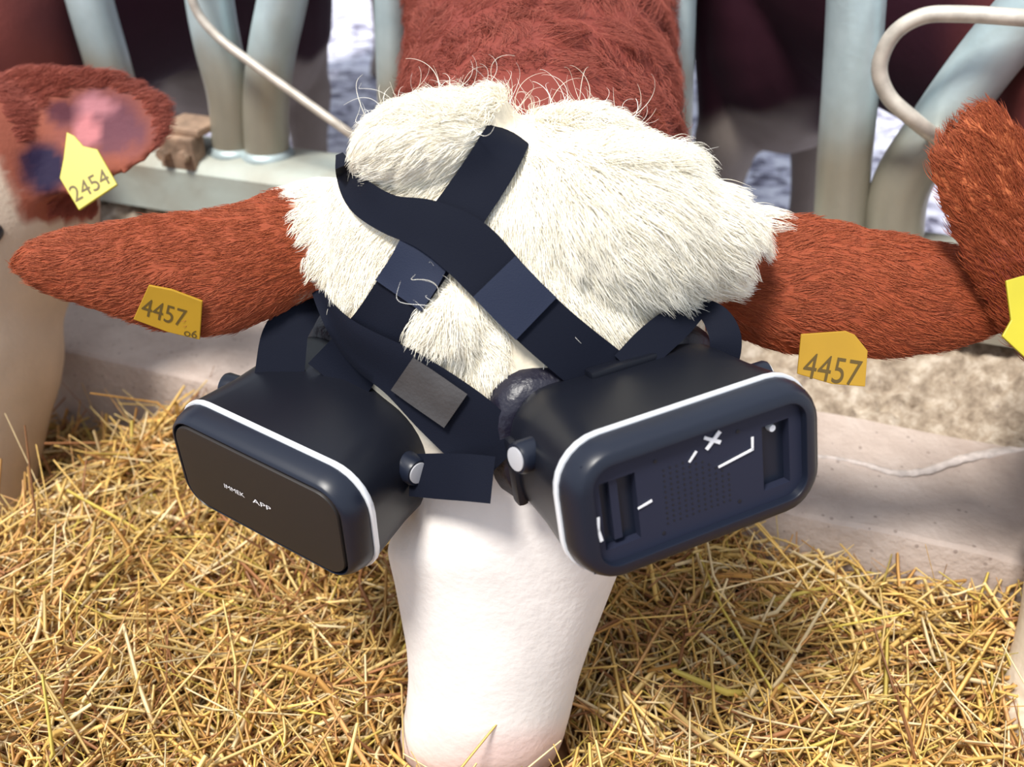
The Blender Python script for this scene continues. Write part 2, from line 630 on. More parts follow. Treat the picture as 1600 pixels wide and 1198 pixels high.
def ellipsoid(c, ax, n=20, m=14):
    """c camera-space centre, ax three camera-space semi-axis vectors"""
    rings = []
    for ph in np.linspace(-math.pi / 2 + 0.12, math.pi / 2 - 0.12, m):
        rings.append([c + ax[0] * math.cos(ph) * math.cos(t) + ax[1] * math.sin(ph) + ax[2] * math.cos(ph) * math.sin(t)
                      for t in np.linspace(0, 2 * math.pi, n, endpoint=False)])
    return rings


def lobe(xf, px, py, d, hx, hy, hz, roll=0.0):
    s = d / FPX
    cr, sr = math.cos(roll), math.sin(roll)
    ax = [np.array([cr, sr, 0]) * hx * s, np.array([-sr, cr, 0]) * hy * s, np.array([0, 0, 1.0]) * hz]
    rings = ellipsoid(cs(px, py, d), ax)
    return loft([[xf(v) for v in r] for r in rings])


def ear_parts(xf, pts, thick, cup):
    """pts: (px, py, depth, half width px); cup > 0 bends both edges away from the camera"""
    q = catmull(pts, 22)
    cpts = np.array([cs(a, b, d) for a, b, d, w in q])
    tang = np.gradient(cpts, axis=0)
    rings = []
    for i in range(len(q)):
        t = tang[i] / np.linalg.norm(tang[i])
        side = np.array([-t[1], t[0], 0])
        side /= np.linalg.norm(side)
        fw = np.cross(t, side)
        fw /= np.linalg.norm(fw)
        if fw[2] < 0:
            fw = -fw
        hw = q[i][3] / FPX * q[i][2]
        k = i / (len(q) - 1)
        th = thick * (1 - 0.65 * k) * min(1, hw / 0.02)
        ring = []
        for a in np.linspace(0, 2 * math.pi, 28, endpoint=False):
            u = math.cos(a)
            ring.append(xf(cpts[i] + side * hw * u + fw * (th * math.sin(a) - cup * u * u * hw)))
        rings.append(ring)
    return loft(rings)


NECK = [  # x, y, z, half width, half height (world, template cow)
    (0.00, 0.70, 0.45, 0.09, 0.10), (0.02, 0.85, 0.46, 0.132, 0.14), (0.03, 1.05, 0.50, 0.146, 0.17), (0.035, 1.25, 0.55, 0.160, 0.20),
    (0.035, 1.5, 0.64, 0.20, 0.26), (0.03, 1.8, 0.74, 0.265, 0.37), (0.03, 2.2, 0.79, 0.31, 0.40), (0.03, 2.8, 0.80, 0.35, 0.41),
    (0.03, 3.2, 0.84, 0.31, 0.38), (0.03, 3.42, 0.88, 0.2, 0.25), (0.03, 3.5, 0.88, 0.06, 0.08)]


def body_parts(T, jog=(0, 0, 0), brisket=0.24, leg_x=0.15, slim=1.0):
    q = catmull(NECK, 40)
    rings = []
    for i, (x, y, z, a, b) in enumerate(q):
        a = a * (1 - (1 - slim) * min(1, max(0, (y - 1.2) / 0.4)))
        u = min(1, max(0, (y - 1.1) / 0.6))
        k = 1 - u * u * (3 - 2 * u)  # the head end follows the head's shift
        rings.append([np.array([x + jog[0] * k + a * math.cos(t), y, z + jog[2] * k + b * math.sin(t)]) + T for t in np.linspace(0, 2 * math.pi, 32, endpoint=False)])
    parts = [loft(rings)]
    parts.append(loft(ellipsoid(np.array([0.03, 1.80, 0.46]) + T, [np.array([brisket, 0, 0]), np.array([0, 0.24, 0]), np.array([0, 0, 0.26])])))
    for (lx, ly, dy) in ((-leg_x, 1.80, -0.03), (leg_x, 1.83, 0.02), (-0.17, 3.12, 0.05), (0.17, 3.16, 0.0)):
        zs = [(0.66, 0.11, 0.0), (0.46, 0.085, 0.0), (0.28, 0.058, dy), (0.22, 0.06, dy), (0.10, 0.042, dy * 0.4), (0.0, 0.044, 0), (-0.05, 0.056, 0), (-0.098, 0.062, -0.01)]
        if ly > 3:
            zs = [(0.75, 0.15, 0.0), (0.5, 0.11, -0.04), (0.36, 0.07, 0.06), (0.28, 0.062, 0.08), (0.12, 0.045, 0.05), (0.0, 0.044, 0.02), (-0.05, 0.056, 0), (-0.098, 0.062, -0.01)]
        z0 = -0.10 - T[2]
        path = np.array([[0.03 + lx, ly + d, (zz + 0.1) * (0.66 - z0) / 0.76 + z0] for zz, r, d in zs]) + T
        rr = [r for _, r, _ in zs]
        qq = catmull(np.column_stack([path, rr]), 24)
        parts.append(tube(qq[:, :3], qq[:, 3], 16))
    return parts


def remesh(name, parts, voxel, smooth_iter):
    v, f = merge(parts)
    me = mesh_from(name + '_src', v, f)
    o = bpy.data.objects.new(name + '_src', me)
    COL.objects.link(o)
    md = o.modifiers.new('r', 'REMESH')
    md.mode = 'VOXEL'
    md.voxel_size = voxel
    ms = o.modifiers.new('s', 'SMOOTH')
    ms.factor = 0.5
    ms.iterations = smooth_iter
    dg = bpy.context.evaluated_depsgraph_get()
    out = bpy.data.meshes.new_from_object(o.evaluated_get(dg))
    out.name = name
    bpy.data.objects.remove(o)
    bpy.data.meshes.remove(me)
    out.polygons.foreach_set('use_smooth', [True] * len(out.polygons))
    return out


def mesh_arrays(me):
    co = np.empty(len(me.vertices) * 3, np.float32)
    me.vertices.foreach_get('co', co)
    no = np.empty(len(me.vertices) * 3, np.float32)
    me.vertices.foreach_get('normal', no)
    me.calc_loop_triangles()
    tr = np.empty(len(me.loop_triangles) * 3, np.int32)
    me.loop_triangles.foreach_get('vertices', tr)
    return co.reshape(-1, 3).astype(float), no.reshape(-1, 3).astype(float), tr.reshape(-1, 3)


def vnoise(co, s, seed=0.0):
    return np.array([noise.noise(Vector((a * s + seed, b * s, c * s))) for a, b, c in co])


def lerp(a, b, k):
    return a + (b - a) * k[:, None]


def sstep(x, a, b):
    t = np.clip((x - a) / (b - a), 0, 1)
    return t * t * (3 - 2 * t)


CREAM = np.array([0.80, 0.71, 0.55])
NOSEWHITE = np.array([0.80, 0.75, 0.72])
PINK = np.array([0.80, 0.50, 0.45])
RED = np.array([0.27, 0.053, 0.020])
NECKRED = np.array([0.20, 0.040, 0.028])
TORSO_SHADE = np.array([0.030, 0.005, 0.013])  # maroon of the torsos, with the shade behind the barrier painted in
LEGGREY = np.array([0.30, 0.25, 0.22])


def paint(me, col):
    at = me.color_attributes.new('Col', 'FLOAT_COLOR', 'POINT')
    full = np.ones((len(me.vertices), 4), np.float32)
    full[:, :3] = np.clip(col, 0, 1)
    at.data.foreach_set('color', full.ravel())


def plate(name, poly, three, thick, mat, parent):
    """thin flat plate: its plane goes through three (px, py, depth) points, its outline is (px, py) on that plane"""
    A, B, C = [P(*q) for q in three]
    n = np.cross(B - A, C - A)
    n /= np.linalg.norm(n)
    o = np.array([0, 0, CAM_Z])
    if n @ (o - A) < 0:
        n = -n

    def on(px_, py_):
        r = ray(px_, py_)
        return o + r * (((A - o) @ n) / (r @ n))
    front = [on(*q) for q in poly]
    back = [q - n * thick for q in front]
    k = len(poly)
    F = [tuple(range(k)), tuple(range(2 * k - 1, k - 1, -1))] + [(i, (i + 1) % k, (i + 1) % k + k, i + k) for i in range(k)]
    ob = new_obj(name, bevel_mesh(mesh_from(name, front + back, F, False), 0.0006, 2), mat)
    return child(ob, parent), on, n


def tag_text(parent, on, n, s, a, b, mat, stretch=1.25, name='tag_number'):
    """print s along the line from pixel a to pixel b on a plate"""
    A, B = on(*a), on(*b)
    w = np.linalg.norm(B - A)
    rt = (B - A) / w
    up = np.cross(n, rt)
    v, f = text_mesh(s)
    V = [(A + B) / 2 + rt * p * w + up * q * w * stretch + n * 0.0003 for p, q, _ in v]
    return child(new_obj(name, mesh_from(name, V, f, False), mat), parent)


def xf_id(p):
    return c2w(p)


# --- the cow wearing the headsets
ear_l = [(590, 375, 0.765, 84), (520, 368, 0.755, 94), (460, 378, 0.745, 92), (400, 402, 0.735, 94), (330, 425, 0.728, 102), (260, 424, 0.722, 95),
         (190, 418, 0.716, 80), (120, 413, 0.712, 64), (65, 411, 0.708, 46), (30, 412, 0.706, 26), (17, 413, 0.706, 6)]
ear_r = [(1040, 390, 0.775, 84), (1110, 405, 0.762, 96), (1180, 425, 0.750, 106), (1250, 442, 0.742, 112), (1340, 455, 0.735, 106), (1430, 462, 0.732, 97),
         (1510, 463, 0.730, 80), (1570, 462, 0.730, 54), (1605, 460, 0.730, 28), (1620, 459, 0.730, 6)]
parts = [head_parts(xf_id)] + body_parts(np.zeros(3))
parts.append(ear_parts(xf_id, ear_l, 0.026, 0.12))
parts.append(ear_parts(xf_id, ear_r, 0.026, 0.12))
# woolly lobes of the poll and forehead
parts.append(lobe(xf_id, 675, 238, 0.690, 124, 72, 0.055, 0.10))
parts.append(lobe(xf_id, 680, 196, 0.715, 90, 36, 0.04, 0.25))
parts.append(lobe(xf_id, 770, 184, 0.688, 34, 40, 0.033, 0.2))
parts.append(lobe(xf_id, 915, 208, 0.705, 74, 28, 0.04, -0.1))
parts.append(lobe(xf_id, 960, 345, 0.690, 170, 128, 0.060, -0.40))
parts.append(lobe(xf_id, 1070, 365, 0.708, 125, 85, 0.055, -0.45))
parts.append(lobe(xf_id, 700, 505, 0.668, 62, 66, 0.022, 0.3))
cow_me = remesh('dairy_cow', parts, 0.0062, 4)
co, no, tr = mesh_arrays(cow_me)
px, py, dd = w2px(co)
nz = vnoise(co, 45.0)
nz2 = vnoise(co, 14.0, 5.0)
col = np.tile(CREAM, (len(co), 1))
col = lerp(col, np.tile(NOSEWHITE, (len(co), 1)), sstep(py, 620, 800))
col = lerp(col, np.tile(PINK, (len(co), 1)), sstep(py + 30 * nz2, 1120, 1190) * 0.55)
low = 1 - sstep(py, 560, 600)
low = low * (1 - sstep(py, 455, 475) * sstep(px, 455, 475) * (px < 800))
kl = low * sstep(-(px + 22 * nz - (462 + 0.24 * (py - 300))), -8, 8)
kr = low * sstep(px + 22 * nz - (1210 - 0.60 * (py - 325)), -8, 8)
front = sstep(-co[:, 1], -0.86, -0.80)
k_ear = np.maximum(kl, kr) * (dd < 1.0)
redv = lerp(np.tile(RED, (len(co), 1)), np.tile(RED * 0.62, (len(co), 1)), sstep(nz2, 0.05, 0.5))
col = lerp(col, redv, np.clip(k_ear, 0, 1))
col = lerp(col, np.tile(NECKRED, (len(co), 1)), sstep(co[:, 1] + 0.02 * nz, 0.735, 0.765) * (np.abs(co[:, 0]) < 0.5) * (1 - (k_ear > 0.5) * (dd < 0.85)))
col = lerp(col, np.tile(TORSO_SHADE * 1.6, (len(co), 1)), sstep(co[:, 1], 1.45, 1.65))
col = lerp(col, np.tile(LEGGREY, (len(co), 1)), sstep(-co[:, 2] + 0.05 * nz2, -0.34, -0.26) * (co[:, 1] > 1.5))
paint(cow_me, col)
cow = new_obj('dairy_cow', cow_me, M_HIDE)
tag(cow, 'red and white cow with a woolly cream head wearing two headsets in the middle', 'cow', 'cows feeding at the barrier')
BVH = BVHTree.FromPolygons([tuple(q) for q in co], [tuple(map(int, t)) for t in tr])
cow_arrays = (co, no, tr)


def hit(px_, py_, default=None):
    r = Vector(ray(px_, py_))
    loc, n_, i, d = BVH.ray_cast(Vector((0, 0, CAM_Z)), r.normalized())
    if loc is None or d > 1.3:
        return default, None
    return w2px(np.array(loc))[2], np.array(n_)


def ear_depth(px_, py_, back=0.004):
    d, _ = hit(px_, py_, 0.72)
    return float(d) - back


# ear tags of this cow
tp = [(232, 446), (268, 453), (316, 471), (312, 531), (262, 519), (208, 499)]
t1, on, n1 = plate('ear_tag', tp, [(225, 460, ear_depth(225, 460, 0.005)), (300, 480, ear_depth(300, 480, 0.005)), (262, 512, ear_depth(262, 512, 0.005))], 0.0022, M_TAG, cow)
tag(t1, 'yellow ear tag reading 4457')
tag_text(t1, on, n1, '4457', (222, 478), (290, 498), M_TAGINK, 1.35)
tag_text(t1, on, n1, 'o6', (288, 518), (308, 523), M_TAGINK, 1.0, 'tag_mark')
tp = [(1252, 522), (1322, 517), (1336, 523), (1356, 548), (1352, 604), (1300, 600), (1246, 584)]
t2, on, n2 = plate('ear_tag', tp, [(1252, 522, 0.706), (1340, 530, 0.706), (1300, 600, 0.712)], 0.0022, M_TAG, cow)
tag_text(t2, on, n2, '4457', (1256, 570), (1344, 584), M_TAGINK, 1.3)


# --- the neighbours
def neighbour(name, dst, roll, ears, far_ear, col_fn, label, voxel=0.010, jog=(0, 0, 0), slide=0.0, brisket=0.24, leg_x=0.15, slim=1.0):
    src = cs(785, 370, 0.78)
    d = cs(*dst) - src
    cr, sr = math.cos(roll), math.sin(roll)
    Rm = np.array([[cr, -sr, 0], [sr, cr, 0], [0, 0, 1.0]])

    def xf(p):
        return c2w(Rm @ (np.asarray(p) - src) + src + d)
    T = c2w(src + d) - c2w(src)
    ps = [head_parts(xf)] + body_parts(T + np.array([slide, 0, 0]), (jog[0] - slide, 0, 0), brisket, leg_x, slim)
    ps.append(lobe(xf, 800, 225, 0.700, 200, 80, 0.06, 0.0))
    for e in ears:
        ps.append(ear_parts(xf_id, *e))
    ps.append(ear_parts(xf, far_ear, 0.026, 0.12))
    me = remesh(name, ps, voxel, 4)
    c, n_, t_ = mesh_arrays(me)
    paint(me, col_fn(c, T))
    o = new_obj(name, me, M_HIDE)
    tag(o, label, 'cow', 'cows feeding at the barrier')
    return o, (c, n_, t_)


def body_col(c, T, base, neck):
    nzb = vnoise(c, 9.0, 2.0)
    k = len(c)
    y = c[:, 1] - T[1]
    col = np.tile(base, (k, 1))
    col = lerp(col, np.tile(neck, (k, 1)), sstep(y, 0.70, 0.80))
    col = lerp(col, np.tile(TORSO_SHADE, (k, 1)), sstep(y + 0.06 * nzb, 1.02, 1.25))
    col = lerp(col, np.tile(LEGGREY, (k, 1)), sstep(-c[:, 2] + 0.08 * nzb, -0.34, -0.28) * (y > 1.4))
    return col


def left_cols(c, T):
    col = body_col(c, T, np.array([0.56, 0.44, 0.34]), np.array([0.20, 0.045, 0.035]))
    px, py, d = w2px(c)
    nzb = vnoise(c, 60.0, 1.0)
    k = len(c)
    isear = (d < 1.13) * (py < 345) * sstep(px + 8 * nzb - 0.45 * (py - 200), -40, -20)
    e = np.tile(np.array([0.27, 0.075, 0.045]), (k, 1))

    def blob(cx_, cy_, rx, ry, c_, soft=0.5):
        nonlocal e
        q = np.sqrt(((px - cx_) / rx) ** 2 + ((py - cy_) / ry) ** 2) + 0.25 * nzb
        e = lerp(e, np.tile(np.array(c_), (k, 1)), 1 - sstep(q, 1 - soft, 1 + soft * 0.3))
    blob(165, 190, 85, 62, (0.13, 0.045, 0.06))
    blob(150, 165, 38, 20, (0.42, 0.17, 0.19))
    blob(135, 205, 26, 30, (0.50, 0.18, 0.19))
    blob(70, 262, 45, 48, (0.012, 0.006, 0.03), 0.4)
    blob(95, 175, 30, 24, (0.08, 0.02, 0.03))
    far = ((c[:, 0] - T[0] < -0.165) & (c[:, 1] - T[1] < 0.80) & (c[:, 2] - T[2] > 0.38)).astype(float)
    col = lerp(col, np.tile(RED, (k, 1)), far)
    return lerp(col, e, isear.astype(float))


ear = [(-40, 262, 1.10, 70), (10, 238, 1.07, 105), (60, 218, 1.055, 108), (120, 212, 1.045, 105), (175, 202, 1.04, 94), (225, 190, 1.035, 70), (258, 180, 1.03, 42), (274, 174, 1.03, 10)]
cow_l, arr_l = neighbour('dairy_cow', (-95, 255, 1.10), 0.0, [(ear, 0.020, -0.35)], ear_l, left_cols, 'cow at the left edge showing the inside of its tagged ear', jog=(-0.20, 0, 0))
tp = [(104, 206), (116, 212), (130, 228), (152, 233), (183, 288), (123, 328), (93, 278), (99, 248)]
t3, on, n3 = plate('ear_tag', tp, [(104, 206, 0.985), (183, 288, 0.978), (123, 328, 0.974)], 0.003, M_TAG_LEMON, cow_l)
tag_text(t3, on, n3, '2454', (112, 305), (168, 274), M_TAGINK, 1.2)


def right_cols(c, T):
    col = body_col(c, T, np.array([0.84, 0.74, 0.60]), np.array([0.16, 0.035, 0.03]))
    px, py, d = w2px(c)
    nzb = vnoise(c, 12.0, 1.0)
    k = len(c)
    isear = (d < 0.9) * (py < 640 + 20 * nzb) * (px < 1720)
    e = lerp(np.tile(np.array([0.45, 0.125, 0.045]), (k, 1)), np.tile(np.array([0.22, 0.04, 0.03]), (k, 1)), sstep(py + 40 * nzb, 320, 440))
    far = ((c[:, 0] - T[0] > 0.18) & (c[:, 1] - T[1] < 0.80) & (c[:, 2] - T[2] > 0.34)).astype(float)
    col = lerp(col, np.tile(RED, (k, 1)), far)
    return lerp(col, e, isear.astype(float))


ear = [(1720, 560, 0.74, 95), (1660, 480, 0.715, 100), (1618, 410, 0.70, 98), (1582, 330, 0.69, 100), (1546, 255, 0.682, 98), (1536, 205, 0.678, 72), (1541, 165, 0.676, 30), (1543, 148, 0.676, 6)]
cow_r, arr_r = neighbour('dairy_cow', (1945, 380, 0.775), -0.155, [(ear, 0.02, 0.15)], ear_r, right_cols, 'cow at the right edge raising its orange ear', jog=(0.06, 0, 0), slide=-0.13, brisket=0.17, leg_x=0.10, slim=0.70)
tp = [(1572, 438), (1600, 430), (1640, 470), (1640, 560), (1612, 568), (1566, 525), (1580, 500)]
t4, on, n4 = plate('ear_tag', tp, [(1572, 438, 0.664), (1640, 470, 0.660), (1566, 525, 0.662)], 0.0025, M_TAG_LEMON, cow_r)
for parent, spots in ((cow_l, [(-25, 365)]), (cow_r, [(1660, 640)])):
    for (ex, ey) in spots:
        a_ = arr_l if parent is cow_l else arr_r
        bv = BVHTree.FromPolygons([tuple(q) for q in a_[0]], [tuple(map(int, t)) for t in a_[2]])
        loc, n_, i_, d_ = bv.ray_cast(Vector((0, 0, CAM_Z)), Vector(ray(ex, ey)).normalized())
        if loc is not None:
            c0 = np.array(loc) - np.array(n_) * 0.006
            rings = ellipsoid(c0, [np.array([0.02, 0, 0]), np.array([0, 0, 0.014]), np.array([0, 0.018, 0])])
            child(new_obj('eye', mesh_from('eye', *loft(rings)), M_PAD), parent)


# ------------------------------------------------------------------ headsets
def rrect(W, H, r, n, seg=7):
    pts = []
    for cx_, cy_, a0 in ((W / 2 - r, H / 2 - r, 0), (-W / 2 + r, H / 2 - r, 90), (-W / 2 + r, -H / 2 + r, 180), (W / 2 - r, -H / 2 + r, 270)):
        for k in range(seg + 1):
            a = math.radians(a0 + 90 * k / seg)
            pts.append(np.array([cx_ + r * math.cos(a), cy_ + r * math.sin(a), n]))
    return pts


class Frame:
    def __init__(s, R, t):
        s.R, s.t = np.array(R, float).T, np.array(t, float)
        q, _ = np.linalg.qr(s.R)
        s.R = q * np.sign(np.sum(q * s.R, axis=0))

    def __call__(s, p):
        return c2w(s.R @ np.asarray(p, float) + s.t)


def part(name, vf, fr_, mat, parent, smooth=True, sharp=40, bev=0.0):
    v, f = vf
    me = mesh_from(name, [fr_(q) for q in v], f, smooth)
    if bev:
        bevel_mesh(me, bev)
    if smooth:
        set_sharp(me, sharp)
    return child(new_obj(name, me, mat, None), parent)


def cyl(c, axis, r, h, seg=24, r2=None, dome=0.0):
    axis = np.asarray(axis, float) / np.linalg.norm(axis)
    c = np.asarray(c, float)
    rows = [(0, r), (h * 0.86, r2 or r), (h, (r2 or r) * 0.88)]
    u = np.cross(axis, [0.3, 0.2, 1.0])
    u /= np.linalg.norm(u)
    w = np.cross(axis, u)
    return loft([[c + axis * hh + rr * (math.cos(a) * u + math.sin(a) * w) for a in np.linspace(0, 2 * math.pi, seg, endpoint=False)] for hh, rr in rows])


def headset(label, R, t, covered, deep):
    fr_ = Frame(R, t)
    root = empty('vr_headset', fr_((0, 0, -0.04)))
    tag(root, label, 'headset', 'headsets strapped to the cow')
    # shell narrowing towards the face
    dn = deep - 0.090
    sec = [(0.168, 0.088, 0.034, -0.090 - dn), (0.176, 0.093, 0.036, -0.080 - dn), (0.177, 0.0935, 0.036, -0.060 - dn * 0.6), (0.178, 0.094, 0.035, -0.040), (0.181, 0.095, 0.033, -0.018), (0.183, 0.0955, 0.031, -0.003)]
    part('body_shell', loft([rrect(*q) for q in sec]), fr_, M_BLACK, root)
    part('trim_band', loft([rrect(0.1835, 0.096, 0.031, -0.003), rrect(0.1852, 0.0973, 0.032, -0.0022), rrect(0.1855, 0.0975, 0.032, 0.0010), rrect(0.184, 0.0962, 0.031, 0.0018)]), fr_, M_TRIM, root)
    # bezel: the rounded dark rim around the front
    iw, ih, ir = (0.162, 0.081, 0.019) if covered else (0.152, 0.069, 0.014)
    rings = [rrect(0.1815, 0.094, 0.031, 0.0015), rrect(0.1820, 0.0943, 0.031, 0.005), rrect(0.178, 0.0915, 0.029, 0.013), rrect(0.172, 0.087, 0.026, 0.018), rrect(0.166 if covered else 0.164, 0.083, 0.021, 0.0200), rrect(iw + 0.001, ih + 0.001, ir + 0.0005, 0.0200), rrect(iw, ih, ir, 0.0190), rrect(iw, ih, ir, 0.0080)]
    part('bezel', loft(rings), fr_, M_BEZEL, root, sharp=55)
    if covered:
        cv = part('front_cover', loft([rrect(0.1585, 0.0775, 0.018, 0.008), rrect(0.1585, 0.0775, 0.018, 0.0196), rrect(0.157, 0.076, 0.017, 0.0208), rrect(0.150, 0.070, 0.014, 0.0212)]), fr_, M_COVER, root)
        for s, x, wd in (('IMMEK', -0.0236, 0.0205), ('APP', 0.0040, 0.0185)):
            v, f = text_mesh(s)
            part('lettering', ([np.array([x + a * wd, -0.0028 + b * wd * (0.85 if wd > 0.02 else 0.6), 0.0216]) for a, b, _ in v], f), fr_, M_MARK, cv, False)
    else:
        # recessed panel with two camera slots, stepped cell by cell
        xs = [-0.080, -0.0700, -0.0625, -0.0570, -0.0455, 0.046, 0.0665, 0.080]
        ys = [-0.038, -0.0245, -0.0205, 0.0180, 0.0220, 0.038]

        def lev(i, j):
            cx_, cy_ = (xs[i] + xs[i + 1]) / 2, (ys[j] + ys[j + 1]) / 2
            if -0.0700 < cx_ < -0.0455 and -0.0245 < cy_ < 0.0220:
                if -0.0625 < cx_ < -0.0570 and cy_ > -0.0205:
                    return 0.0125
                return 0.001
            if 0.046 < cx_ < 0.0665 and -0.0245 < cy_ < 0.0220:
                return 0.003
            return 0.0145
        V, F = [], []

        def quad(a, b, c_, d_):
            k = len(V)
            V.extend([a, b, c_, d_])
            F.append((k, k + 1, k + 2, k + 3))
        nx, ny = len(xs) - 1, len(ys) - 1
        for i in range(nx):
            for j in range(ny):
                z = lev(i, j)
                quad((xs[i], ys[j], z), (xs[i + 1], ys[j], z), (xs[i + 1], ys[j + 1], z), (xs[i], ys[j + 1], z))
                if i + 1 < nx and lev(i + 1, j) != z:
                    z2 = lev(i + 1, j)
                    quad((xs[i + 1], ys[j], z), (xs[i + 1], ys[j], z2), (xs[i + 1], ys[j + 1], z2), (xs[i + 1], ys[j + 1], z))
                if j + 1 < ny and lev(i, j + 1) != z:
                    z2 = lev(i, j + 1)
                    quad((xs[i], ys[j + 1], z), (xs[i], ys[j + 1], z2), (xs[i + 1], ys[j + 1], z2), (xs[i + 1], ys[j + 1], z))
        panel = part('front_panel', (V, F), fr_, M_PANEL, root, False)
        for bx_, bw in ((-0.05775, 0.0238), (0.05625, 0.0198)):
            part('slot_floor', box((bx_, -0.00125, 0.0012 if bx_ < 0 else 0.0032), bw, 0.0458, 0.0010), fr_, M_DARK, panel, False)
        # perforations
        holes = []
        for i in range(11):
            x = -0.026 + i * 0.0046
            for j in range(12):
                y = -0.0215 + j * 0.0038 + (i % 2) * 0.0004
                if y > 0.020 - max(0, i - 5) * 0.004:
                    continue
                holes.append(cyl((x, y, 0.01452), (0, 0, 1), 0.00085, 0.0002, 6))
        for x, y in ((-0.031, 0.0245), (0.0283, 0.0252), (0.027, -0.0249), (-0.0294, -0.0274)):
            holes.append(cyl((x, y, 0.01452), (0, 0, 1), 0.0014, 0.0003, 10))
        ho = part('vent_holes', merge(holes), fr_, M_DARK, panel, False)
        ho['kind'] = 'stuff'

        # white scraps and marks on the panel
        def stroke(a, b, w, z=0.0149):
            a, b = np.array(a), np.array(b)
            d = (b - a) / np.linalg.norm(b - a)
            s_ = np.array([-d[1], d[0]]) * w / 2
            pts = [a - s_ * 0.6, b - s_, b + s_, a + s_]
            v = [np.array([*p, z]) for p in pts] + [np.array([*p, z + 0.0005]) for p in pts]
            return v, [(0, 1, 2, 3), (7, 6, 5, 4), (0, 4, 5, 1), (1, 5, 6, 2), (2, 6, 7, 3), (3, 7, 4, 0)]
        part('mark', merge([stroke((0.0035, 0.0290), (0.0150, 0.0222), 0.0026), stroke((0.0048, 0.0205), (0.0150, 0.0300), 0.0030, 0.0151)]), fr_, M_MARK, panel, False)
        part('mark', stroke((-0.0079, 0.0160), (-0.0024, 0.0220), 0.0017), fr_, M_MARK, panel, False)
        part('mark', merge([stroke((0.0125, 0.0052), (0.0388, 0.0095), 0.0018), stroke((0.0383, 0.0088), (0.0384, 0.0180), 0.0018)]), fr_, M_MARK, panel, False)
        part('mark', stroke((-0.0460, -0.0032), (-0.0360, -0.0009), 0.0016), fr_, M_MARK, panel, False)
        part('screw_head', cyl((0.0560, 0.0170, 0.0036), (0, 0, 1), 0.0026, 0.0085, 14), fr_, M_TRIM, panel)
        part('clip', merge([stroke((-0.0748, 0.0035), (-0.0758, -0.006), 0.0022, 0.0186), stroke((-0.0758, -0.005), (-0.0742, -0.0135), 0.0024, 0.0186)]), fr_, M_TRIM, root, False)
    # focus knobs on both ends
    for s in (-1, 1):
        kn = part('focus_knob', cyl((s * 0.080, 0.020, -0.050), (s * 1.0, 0.12, 0.25), 0.0110, 0.018, 28), fr_, M_BEZEL, root)
        part('knob_cap', cyl((s * 0.0972, 0.0221, -0.0457), (s * 1.0, 0.12, 0.25), 0.0080, 0.0012, 28), fr_, M_CAP, kn)
        part('side_hook', box((s * 0.088, -0.004, -0.076 - dn), 0.008, 0.050, 0.012), fr_, M_BLACK, root, True, 40, 0.003)
    part('top_lug', box((0.0, 0.047, -0.078 - dn), 0.052, 0.008, 0.012), fr_, M_BLACK, root, True, 40, 0.003)
    # soft pad against the face
    rings = []
    for i, (W, H, r, n) in enumerate([(0.156, 0.080, 0.03, -0.088), (0.180, 0.098, 0.036, -0.094), (0.190, 0.108, 0.040, -0.106), (0.188, 0.110, 0.042, -0.122), (0.170, 0.096, 0.040, -0.138)]):
        rings.append(rrect(W, H, r, n - dn))
    part('face_pad', loft(rings), fr_, M_PAD, root)
    return root, fr_


hs_r, fr_r = headset('right-hand headset, front cover gone, showing its slots and perforated panel',
                     [(0.910, 0.279, -0.307), (-0.141, 0.904, 0.404), (0.390, -0.324, 0.862)], (0.1121, -0.0556, -0.6094), False, 0.090)
hs_l, fr_l = headset('left-hand headset with a closed plain charcoal front cover and small lettering',
                     [(0.843, -0.323, 0.430), (-0.002, 0.798, 0.603), (-0.538, -0.509, 0.672)], (-0.1733, -0.0733, -0.7104), True, 0.115)

STRAP_LINES = []


def strap(name, pts, parent, mat, off=0.006, thick=0.0022, n=50, cols=7, depths=None, dive=0.0):
    """pts (px, py, width px[, depth]): a woven band lying on the head; bands without a given depth follow the head's surface"""
    P4 = catmull([p[:3] for p in pts], n)
    tx = np.gradient(P4[:, :2], axis=0)
    tx /= np.linalg.norm(tx, axis=1)[:, None]
    nrm = np.stack([-tx[:, 1], tx[:, 0]], 1)
    D = np.zeros((n, cols))
    X = np.zeros((n, cols, 2))
    dl = None
    if depths is not None:
        dl = catmull([(d, 0) for d in depths], n)[:, 0]
    for i in range(n):
        for j in range(cols):
            q = P4[i, :2] + nrm[i] * P4[i, 2] * (j / (cols - 1) - 0.5)
            X[i, j] = q
            if dl is not None:
                D[i, j] = dl[i]
            else:
                d, _ = hit(q[0], q[1])
                D[i, j] = np.nan if d is None else d
    if dl is None:
        for i in range(n):
            r = D[i]
            if np.isnan(r).all():
                D[i] = D[i - 1]
            else:
                D[i] = np.where(np.isnan(r), np.nanmax(r), r)
        # a taut band spans hollows and smooths bumps
        for _ in range(6):
            Dp = np.pad(D, ((1, 1), (1, 1)), mode='edge')
            D = np.minimum((Dp[:-2, 1:-1] + Dp[2:, 1:-1] + Dp[1:-1, :-2] + Dp[1:-1, 2:] + 2 * D) / 6, D + 0.001)
        k = np.clip(1 - np.arange(n) / (0.16 * n), 0, 1) ** 2
        D = D - off + dive * k[:, None]  # the first end dives under the wool
    top = [[P(*X[i, j], D[i, j]) for j in range(cols)] for i in range(n)]
    bot = [[P(*X[i, j], D[i, j] + thick) for j in range(cols)] for i in range(n)]
    rings = [top[i] + bot[i][::-1] for i in range(n)]
    v, f = loft(rings)
    STRAP_LINES.append(P4[:, :3].copy())
    me = set_sharp(mesh_from(name, v, f), 50)
    o = new_obj(name, me, mat)
    return child(o, parent)


